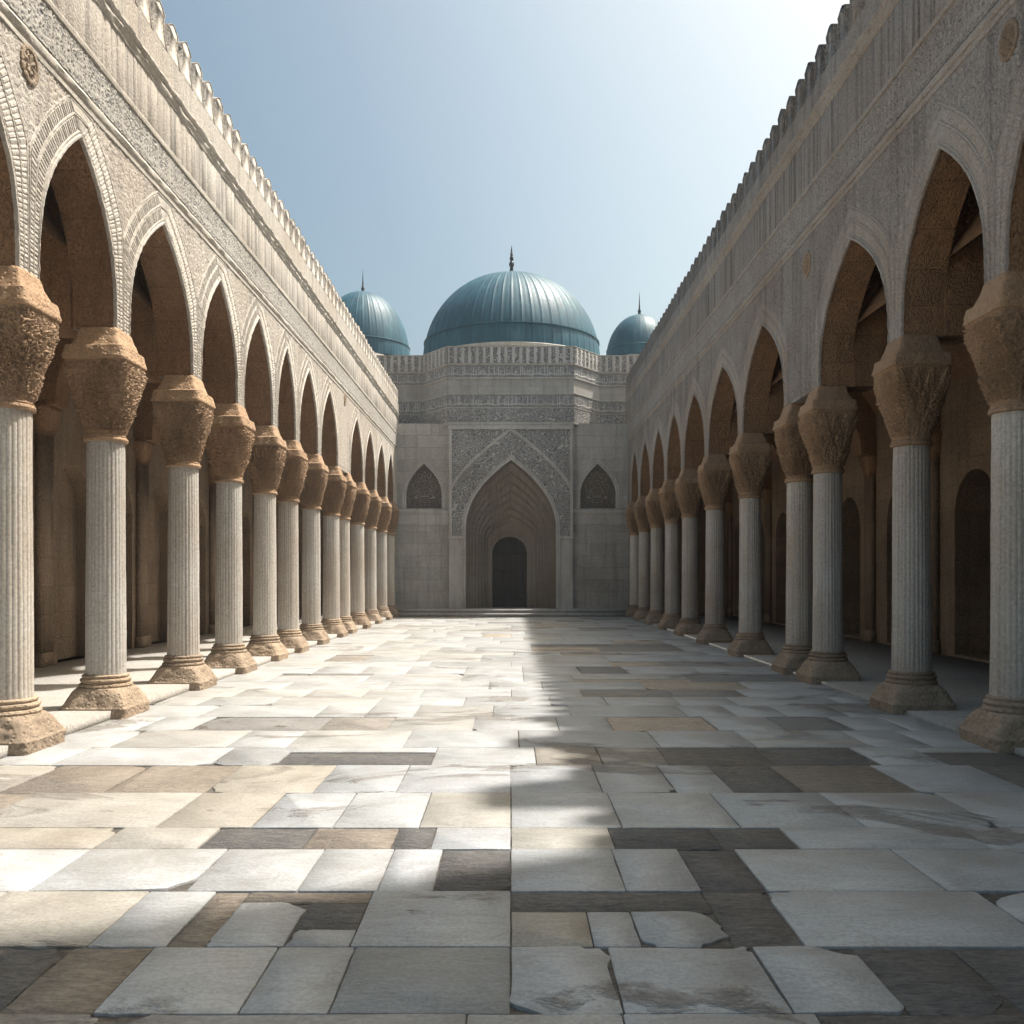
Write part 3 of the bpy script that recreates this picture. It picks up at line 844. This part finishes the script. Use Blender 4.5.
# carved field round the arch
pa = np.array(prof(1.9, 0, 6.5, 3.6, 2.1))
def in_arch(U, Z, grow=.1):
    s = np.clip((Z - 3.6) / 2.9, 0, 1)
    a = 1.9 * (1 - s ** 2.1) + grow
    return (np.abs(U) < np.where(Z < 3.6, 1.9 + grow, a)) & (Z < 6.5 + grow * 1.6)
cf = MB()
relief(cf, mpf, -2.44, 2.44, 3.32, 7.72, lambda U, V: vines(np.stack([U, V], -1), 77, 1.55, 1.5), .022, .03, .004,
       mask=lambda U, Z: ~in_arch(U, Z), edge=False)
cf.build('carved_field', M['grey_carved'], fac)
fm = MB()
archivolt(fm, mpf, 0, prof(1.9, .3, 6.5, 3.6, 2.1), [(-.04, -.04), (-.04, .03), (-.02, .05), (.04, .05), (.055, .03), (.065, .02), (.085, .05), (.12, .05), (.13, 0)], step=.06)
for x in (-2.56, 2.44):
    fm.box(x, x + .12, DB - .06, DB + .01, 3.3, 7.8)
for z, hh in ((3.2, .12), (7.72, .14)):
    if z > 5: fm.box(-2.6, 2.6, DB - .075, DB + .01, z, z + hh)
    else:
        for x0_, x1_ in ((-2.6, -1.93), (1.93, 2.6)): fm.box(x0_, x1_, DB - .075, DB + .01, z, z + hh)
fm.build('portal_moulding', M['grey_plain'], fac, 35)
gb = MB()
archivolt(gb, mpf, 0, prof(2.4, 5.25, 7.66, 5.25, 1.35), [(0, .02), (0, .05), (.05, .055), (.06, .035), (.08, .035), (.09, .05), (.12, .05), (.12, .02)], step=.06)
gb.build('gable_moulding', M['grey_plain'], fac, 35)
# receding rings of the portal recess
rr_ = MB()
K = 7
for i in range(K):
    t0 = i / K; t1 = (i + 1) / K
    f = lambda t: (1.88 - .90 * t, 3.55 - .35 * t, 6.46 - 2.5 * t ** .9, .25 + 1.15 * t)
    a0, s0, z0, d0 = f(t0); a1, s1, z1, d1 = f(t1)
    p0 = resample(prof(a0, .3, z0, s0, 2.1), .035); p1 = np.array(prof(a1, .3, z1, s1, 2.1))
    ln = np.r_[0, np.cumsum(np.hypot(*np.diff(p1, axis=0).T))]; tt_ = np.linspace(0, ln[-1], len(p0))
    p1 = np.stack([np.interp(tt_, ln, p1[:, 0]), np.interp(tt_, ln, p1[:, 1])], -1)
    arc = np.arange(len(p0)) * .035
    cell = np.where(p0[:, 1] > s0 + .1, np.abs(np.sin(arc * PI / (.26 - .012 * i) + i * .8)) ** .5, .55)
    e = .035 + .045 * cell
    o1 = np.full(len(p0), 1.0)
    P0 = np.stack(mpf(p0[:, 0], o1 * d0, p0[:, 1]), -1)
    P1 = np.stack(mpf(p0[:, 0], o1 * (d1 - .07), p0[:, 1]), -1)
    P2 = np.stack(mpf(p0[:, 0] * (1 - e), d1 - .09 - .04 * cell, p0[:, 1] - (p0[:, 1] > s0) * (.03 + .09 * cell)), -1)
    P3 = np.stack(mpf(p1[:, 0] * 1.0, o1 * d1, p1[:, 1]), -1)
    rr_.grid(np.stack([P0, P1, P2, P3], 1))
rr_.build('portal_recess', M['portal'], fac, 30)
tw = MB()
wall_arches(tw, mpf, -1.2, 1.2, .3, 4.3, [(-.06, .76, .3, 2.62, 3.36, -1)], 1.40, 1.75)
archivolt(tw, lambda u, d, z: mpf(u, d + 1.40, z), -.06, prof(.76, .3, 3.36, 2.62, -1), [(-.02, -.02), (-.02, .04), (.06, .05), (.075, .02), (.12, .02), (.13, .045), (.17, .045), (.175, 0)], step=.06)
tw.build('door_wall', M['portal'], fac)
# door
dr_ = MB(); dr_.quad(mpf(-.9, 1.72, .3), mpf(.8, 1.72, .3), mpf(.8, 1.72, 3.5), mpf(-.9, 1.72, 3.5))
dr_.box(-.085, -.035, DB + 1.60, DB + 1.68, .3, 3.4)
door = dr_.build('door', M['wood'], fac)
for sx in (-1, 1):
    lf = MB()
    for k in range(3):
        xa = -.06 + sx * (.04 + k * .248); xb = xa + sx * .238
        lf.box(min(xa, xb), max(xa, xb), DB + 1.64, DB + 1.70, .32, 3.42)
    for z in (.7, 1.9, 2.6):
        xa, xb = sorted((-.06 + sx * .05, -.06 + sx * .77)); lf.box(xa, xb, DB + 1.615, DB + 1.639, z, z + .12)
    lf.build('door_leaf', M['wood'], door)
# side walls with niches
for sx, name in ((-1, 'side_wall'), (1, 'side_wall')):
    sw = MB()
    ops = [(sx * 3.62, .77, 4.47, 5.0, 6.37, 2.1)]
    u0, u1 = sorted((sx * 2.56, sx * 5.3))
    wall_arches(sw, mps, u0, u1, 0, 8.0, ops, 0, .5)
    so = sw.build('side_wall', M['grey'], fac)
    nb = MB()
    relief(nb, lambda u, d, z: mps(u, d + .40, z), sx * 3.62 - .8, sx * 3.62 + .8, 4.4, 6.45,
           lambda U, V, c=sx * 3.62: vines(np.stack([np.abs(U - c), V], -1), 13, 1.25, 1.2) * np.where(np.hypot((U - c) / .5, (V - .95) / .72) < 1, 1, .45), .022, .06, .0, edge=False)
    nb.build('niche_carving', M['niche'], fac)
    nm = MB()
    archivolt(nm, mps, sx * 3.62, prof(.77, 4.47, 6.37, 5.0, 2.1), [(-.03, -.03), (-.03, .03), (.03, .045), (.05, .02), (.08, .02), (.09, .04), (.13, .04), (.135, 0)], step=.05)
    x0_, x1_ = sorted((sx * 2.57, sx * 5.0))
    sweep(nm, mps, x0_, x1_, [(0, 3.78), (.04, 3.8), (.05, 3.86), (.02, 3.88), (.02, 4.2), (.05, 4.22), (.09, 4.3), (.09, 4.38), (0, 4.42)], .5)
    nm.build('niche_moulding', M['grey_plain'], fac, 35)
# upper storey: wide polygon front, bands of carving wrapped round it
poly = [(-13, 38.8), (-3.8, 38.8), (-2.6, DB + .03), (2.6, DB + .03), (3.8, 38.8), (13, 38.8)]
def seg_maps():
    for (xa, ya), (xb, yb) in zip(poly[:-1], poly[1:]):
        ln = math.hypot(xb - xa, yb - ya); ex, ey = (xb - xa) / ln, (yb - ya) / ln
        nx, ny = -ey, ex           # into the wall
        if ny < 0: nx, ny = -nx, -ny
        yield ln, (lambda u, d, z, xa=xa, ya=ya, ex=ex, ey=ey, nx=nx, ny=ny: (xa + ex * u + nx * d, ya + ey * u + ny * d, z))
up = MB(); bd1 = MB(); bd2 = MB(); bd3 = MB(); um = MB(); crest = MB()
off = 0
for ln, mpz in seg_maps():
    up.quad(mpz(0, 0, 7.9), mpz(ln, 0, 7.9), mpz(ln, 0, 11.12), mpz(0, 0, 11.12))
    o_ = off
    relief(bd1, mpz, 0, ln, 8.06, 8.58, lambda U, V: vines(np.stack([U + o_, V], -1), 51, 1.7, 1.5), .025, .028, .006)
    relief(bd2, mpz, 0, ln, 8.66, 9.14, lambda U, V: script(U + o_, V, .48, 52), .02, .028, .006)
    relief(bd3, mpz, 0, ln, 9.90, 10.36, lambda U, V: script(U + o_ + 50, V, .46, 53), .02, .028, .006)
    # crest: ribbed frieze leaning out slightly
    relief(crest, mpz, 0, ln, 10.46, 11.12, lambda U, V: np.maximum(.8 * vines(np.stack([U + o_, V], -1), 54, 1.4, 1.3), (np.sin((U + o_) * 2 * PI / .30) > .2) * .9), .022, .045, .01)
    for z, hh, pr in ((7.9, .12, .05), (8.59, .06, .035), (9.15, .08, .05), (9.80, .09, .07), (10.37, .08, .08), (11.121, .05, .06)):
        sweep(um, mpz, -.02, ln + .02, [(0, z), (pr * .7, z + .01), (pr, z + hh * .4), (pr, z + hh * .8), (0, z + hh)], .4, 0)
    off += ln
um.build('upper_moulding', M['grey_plain'], fac, 35)
up.build('upper_wall', M['grey'], fac)
bd1.build('carved_band', M['grey_carved'], fac); bd2.build('carved_band', M['grey_carved'], fac); bd3.build('carved_band', M['grey_carved'], fac)
crest.build('crest', M['grey_carved'], fac)
hb = MB()
hb.add([(-13, 38.85, 0), (-3.7, 38.85, 0), (-2.5, DB + .5, 0), (2.5, DB + .5, 0), (3.7, 38.85, 0), (13, 38.85, 0), (13, 54, 0), (-13, 54, 0)] +
       [(-13, 38.85, 11.0), (-3.7, 38.85, 11.0), (-2.5, DB + .3, 11.0), (2.5, DB + .3, 11.0), (3.7, 38.85, 11.0), (13, 38.85, 11.0), (13, 54, 11.0), (-13, 54, 11.0)],
       [[8, 9, 10, 11, 12, 13, 14, 15], [5, 6, 14, 13], [6, 7, 15, 14], [7, 0, 8, 15]])
for sx in (-1, 1):
    xa, xb = sorted((sx * 5.3, sx * 13)); hb.quad((xa, 38.83, 0), (xb, 38.83, 0), (xb, 38.83, 8), (xa, 38.83, 8))
hb.build('hall_body', M['grey'], fac)
# entrance platform
es = MB(); es.box(-4.7, 4.8, DB - .62, DB + .02, 0, .15); es.box(-4.68, 4.78, DB - .30, DB + 1.8, .15, .30)
es.build('entrance_step', M['grey_plain'], fac)

def dome(parent, cx, cy, zb, R, H, ribs, seam=True, lift=0.0):
    """sheet metal shell with raised standing seams"""
    d = MB(); per = 6; n = ribs * per
    th = np.linspace(0, 2 * PI, n, endpoint=False)
    rib = np.zeros(n); rib[::per] = 1.0
    ts = np.linspace(0, 1, 46)
    P = np.zeros((n, len(ts), 3))
    for j, t in enumerate(ts):
        an = t * PI / 2
        r = R * math.cos(an) ** .96; z = H * math.sin(an) ** 1.0
        z += .05 * H * max(0, t - .8) * 5 * (t - .8) * 5 * .35
        h = .030 * R / 4.0 * min(1, r / R * 3)
        pil = .012 * R / 4 * np.abs(np.sin(th * ribs / 2))
        rr = np.maximum(r + rib * h - .4 * h + pil * min(1, r / R * 2), .002)
        P[:, j] = np.stack([cx + rr * np.cos(th), cy + rr * np.sin(th), np.full(n, zb + z)], -1)
    d.grid(P, close_u=True)
    o = d.build('dome', M['dome'], parent, 28)
    if seam:
        s = MB()
        th2 = np.linspace(0, 2 * PI, 160, endpoint=False)
        sec = [(R * .996, 0), (R * 1.012, .02), (R * 1.012, .06), (R * .99, .09)]
        z1 = zb + H * .20
        rs = math.cos(math.asin(.20)) ** .96
        P = np.array([[(cx + a * rs * math.cos(t) * 1.004, cy + a * rs * math.sin(t) * 1.004, z1 + b) for a, b in sec] for t in th2])
        s.grid(P, close_u=True); s.build('dome_seam', M['dome'], o, 40)
    return o

def lathe(mb, cx, cy, prf, n=24):
    th = np.linspace(0, 2 * PI, n, endpoint=False)
    P = np.array([[(cx + r * math.cos(t), cy + r * math.sin(t), z) for r, z in prf] for t in th])
    mb.grid(P, close_u=True)

DC = (.03, 43.0)
dm = MB(); lathe(dm, *DC, [(4.05, 10.9), (4.05, 11.55), (4.28, 11.6), (4.3, 11.72), (4.15, 11.8), (4.1, 11.9)], 96); dm.build('drum', M['grey_plain'], fac, 40)
od = dome(fac, DC[0], DC[1], 11.75, 4.2, 4.22, 56)
fi = MB(); zt = 15.95
lathe(fi, *DC, [(.26, zt - .06), (.17, zt + .08), (.10, zt + .22), (.075, zt + .45), (.11, zt + .52), (.13, zt + .6), (.10, zt + .68), (.06, zt + .74), (.09, zt + .82), (.10, zt + .88), (.07, zt + .95), (.05, zt + 1.0), (.08, zt + 1.06), (.05, zt + 1.12), (.03, zt + 1.3), (.004, zt + 1.5)], 20)
fi.build('finial', M['bronze'], fac, 50)

def domed_tower(cx, cy, zb, R, H, label, ribs, group):
    root = empty('domed_tower', (cx, cy, 0)); tag(root, label, 'tower', group, 'thing')
    # octagonal body, built about the tower's own foot
    b = MB(); prf = [(R * 1.12, 0), (R * 1.12, zb - .7), (R * 1.2, zb - .6), (R * 1.2, zb - .45), (R * 1.06, zb - .4), (R * 1.06, zb - .05), (R * 1.0, zb)]
    th = np.linspace(0, 2 * PI, 8, endpoint=False) + PI / 8
    P = np.array([[(r * math.cos(t), r * math.sin(t), z) for r, z in prf] for t in th]); b.grid(P, close_u=True)
    b.build('tower_body', M['grey'], root)
    dome(root, 0, 0, zb, R, H, ribs)
    f = MB(); z = zb + H + .02
    lathe(f, 0, 0, [(.16, z - .08), (.07, z + .1), (.1, z + .2), (.05, z + .28), (.03, z + .6), (.003, z + 1.25)], 14); f.build('finial', M['bronze'], root, 50)
domed_tower(-7.9, 48.0, 13.0, 2.52, 3.75, 'larger teal ribbed dome on a stone tower behind the sunlit arcade parapet', 40, 'small teal domes behind the hall')
domed_tower(6.85, 48.0, 13.1, 1.78, 2.45, 'smaller teal ribbed dome on a stone tower behind the shaded arcade parapet', 30, 'small teal domes behind the hall')

# unseen tower added beside the viewer to shade the front of the court
gt = empty('shadow_tower', (8.4, 4.0, 0)); tag(gt, 'tall unseen square tower added to cast the shadow across the front of the court', 'tower', kind='thing')
g = MB(); g.box(-2.4, 2.4, -9.5, 4.05, 0, 23.0); g.box(-2.6, 2.6, -9.7, 4.2, 23.0, 23.5); g.build('tower_body', M['wall_shade'], gt)  # body of the added shadow tower, unseen
g = MB(); lathe(g, 0, 0, [(2.3, 23.5), (2.3, 24.2), (2.2, 25.2), (1.7, 26.3), (.9, 27.0), (.05, 27.3)], 48); g.build('dome', M['dome'], gt, 40)  # dome of the added shadow tower, unseen

# ------------------------------------------------------------------ the air of the court
hz = bpy.data.materials.new('thin_haze'); hz.use_nodes = True
tt = hz.node_tree; tt.nodes.remove(tt.nodes['Principled BSDF'])
pv = tt.nodes.new('ShaderNodeVolumePrincipled'); pv.inputs['Density'].default_value = .0009
pv.inputs['Color'].default_value = (.86, .93, 1.0, 1); pv.inputs['Anisotropy'].default_value = .35
tt.links.new(pv.outputs[0], tt.nodes['Material Output'].inputs['Volume'])
mb = MB(); mb.box(-310, 310, -210, 410, -1.1, 29.0)
tag(mb.build('haze', hz), kind='stuff')

# ------------------------------------------------------------------ light, sky, camera
Lx, Ly, Lz = .44, .20, 1.0
az = math.atan2(Lx, Ly); el = math.atan2(Lz, math.hypot(Lx, Ly))
sun = bpy.data.lights.new('sun', 'SUN'); sun.energy = 4.35; sun.angle = math.radians(1.3); sun.color = (1, .95, .875)
so = bpy.data.objects.new('sun', sun); C.objects.link(so)
so.rotation_euler = (PI / 2 - el, 0, PI - az)
W = bpy.data.worlds.new('World'); S.world = W; W.use_nodes = True
t = W.node_tree; bg = t.nodes['Background']
sky = t.nodes.new('ShaderNodeTexSky'); sky.sky_type = 'NISHITA'; sky.sun_disc = False
sky.sun_elevation = el; sky.sun_rotation = az
sky.altitude = 50; sky.air_density = 1.0; sky.dust_density = 6.0; sky.ozone_density = 2.0
# hazy glare on the sun's side of the sky
tc = t.nodes.new('ShaderNodeTexCoord')
dt = N(t, 'ShaderNodeVectorMath', operation='DOT_PRODUCT'); t.links.new(tc.outputs['Generated'], dt.inputs[0]); dt.inputs[1].default_value = (.845, .33, .42)
gl = ramp(t, [(.1, (.78, .92, .82)), (.35, (1.0, 1.08, .95)), (.56, (1.34, 1.36, 1.12)), (.8, (1.66, 1.58, 1.26))], dt.outputs['Value'])
tn = t.nodes.new('ShaderNodeMix'); tn.data_type = 'RGBA'; tn.blend_type = 'MULTIPLY'; tn.inputs[0].default_value = 1
t.links.new(sky.outputs[0], tn.inputs[6]); t.links.new(gl.outputs[0], tn.inputs[7])
t.links.new(tn.outputs[2], bg.inputs['Color']); bg.inputs['Strength'].default_value = .092

cam = bpy.data.cameras.new('camera'); co_ = bpy.data.objects.new('camera', cam); C.objects.link(co_)
cam.sensor_width = 36; cam.lens = 900 / 1024 * 36; cam.shift_y = 63 / 1024; cam.shift_x = .001
co_.location = (0, 0, 1.7); co_.rotation_euler = (PI / 2, 0, 0); cam.clip_end = 1500; cam.clip_start = .05
S.camera = co_
vs = S.view_settings; vs.view_transform = 'Standard'; vs.look = 'None'; vs.exposure = .85; vs.gamma = 1; vs.use_curve_mapping = False
S.render.film_transparent = False
S.cycles.max_bounces = 6; S.cycles.diffuse_bounces = 4; S.cycles.sample_clamp_indirect = 6
S.cycles.use_denoising = True; S.cycles.volume_bounces = 0
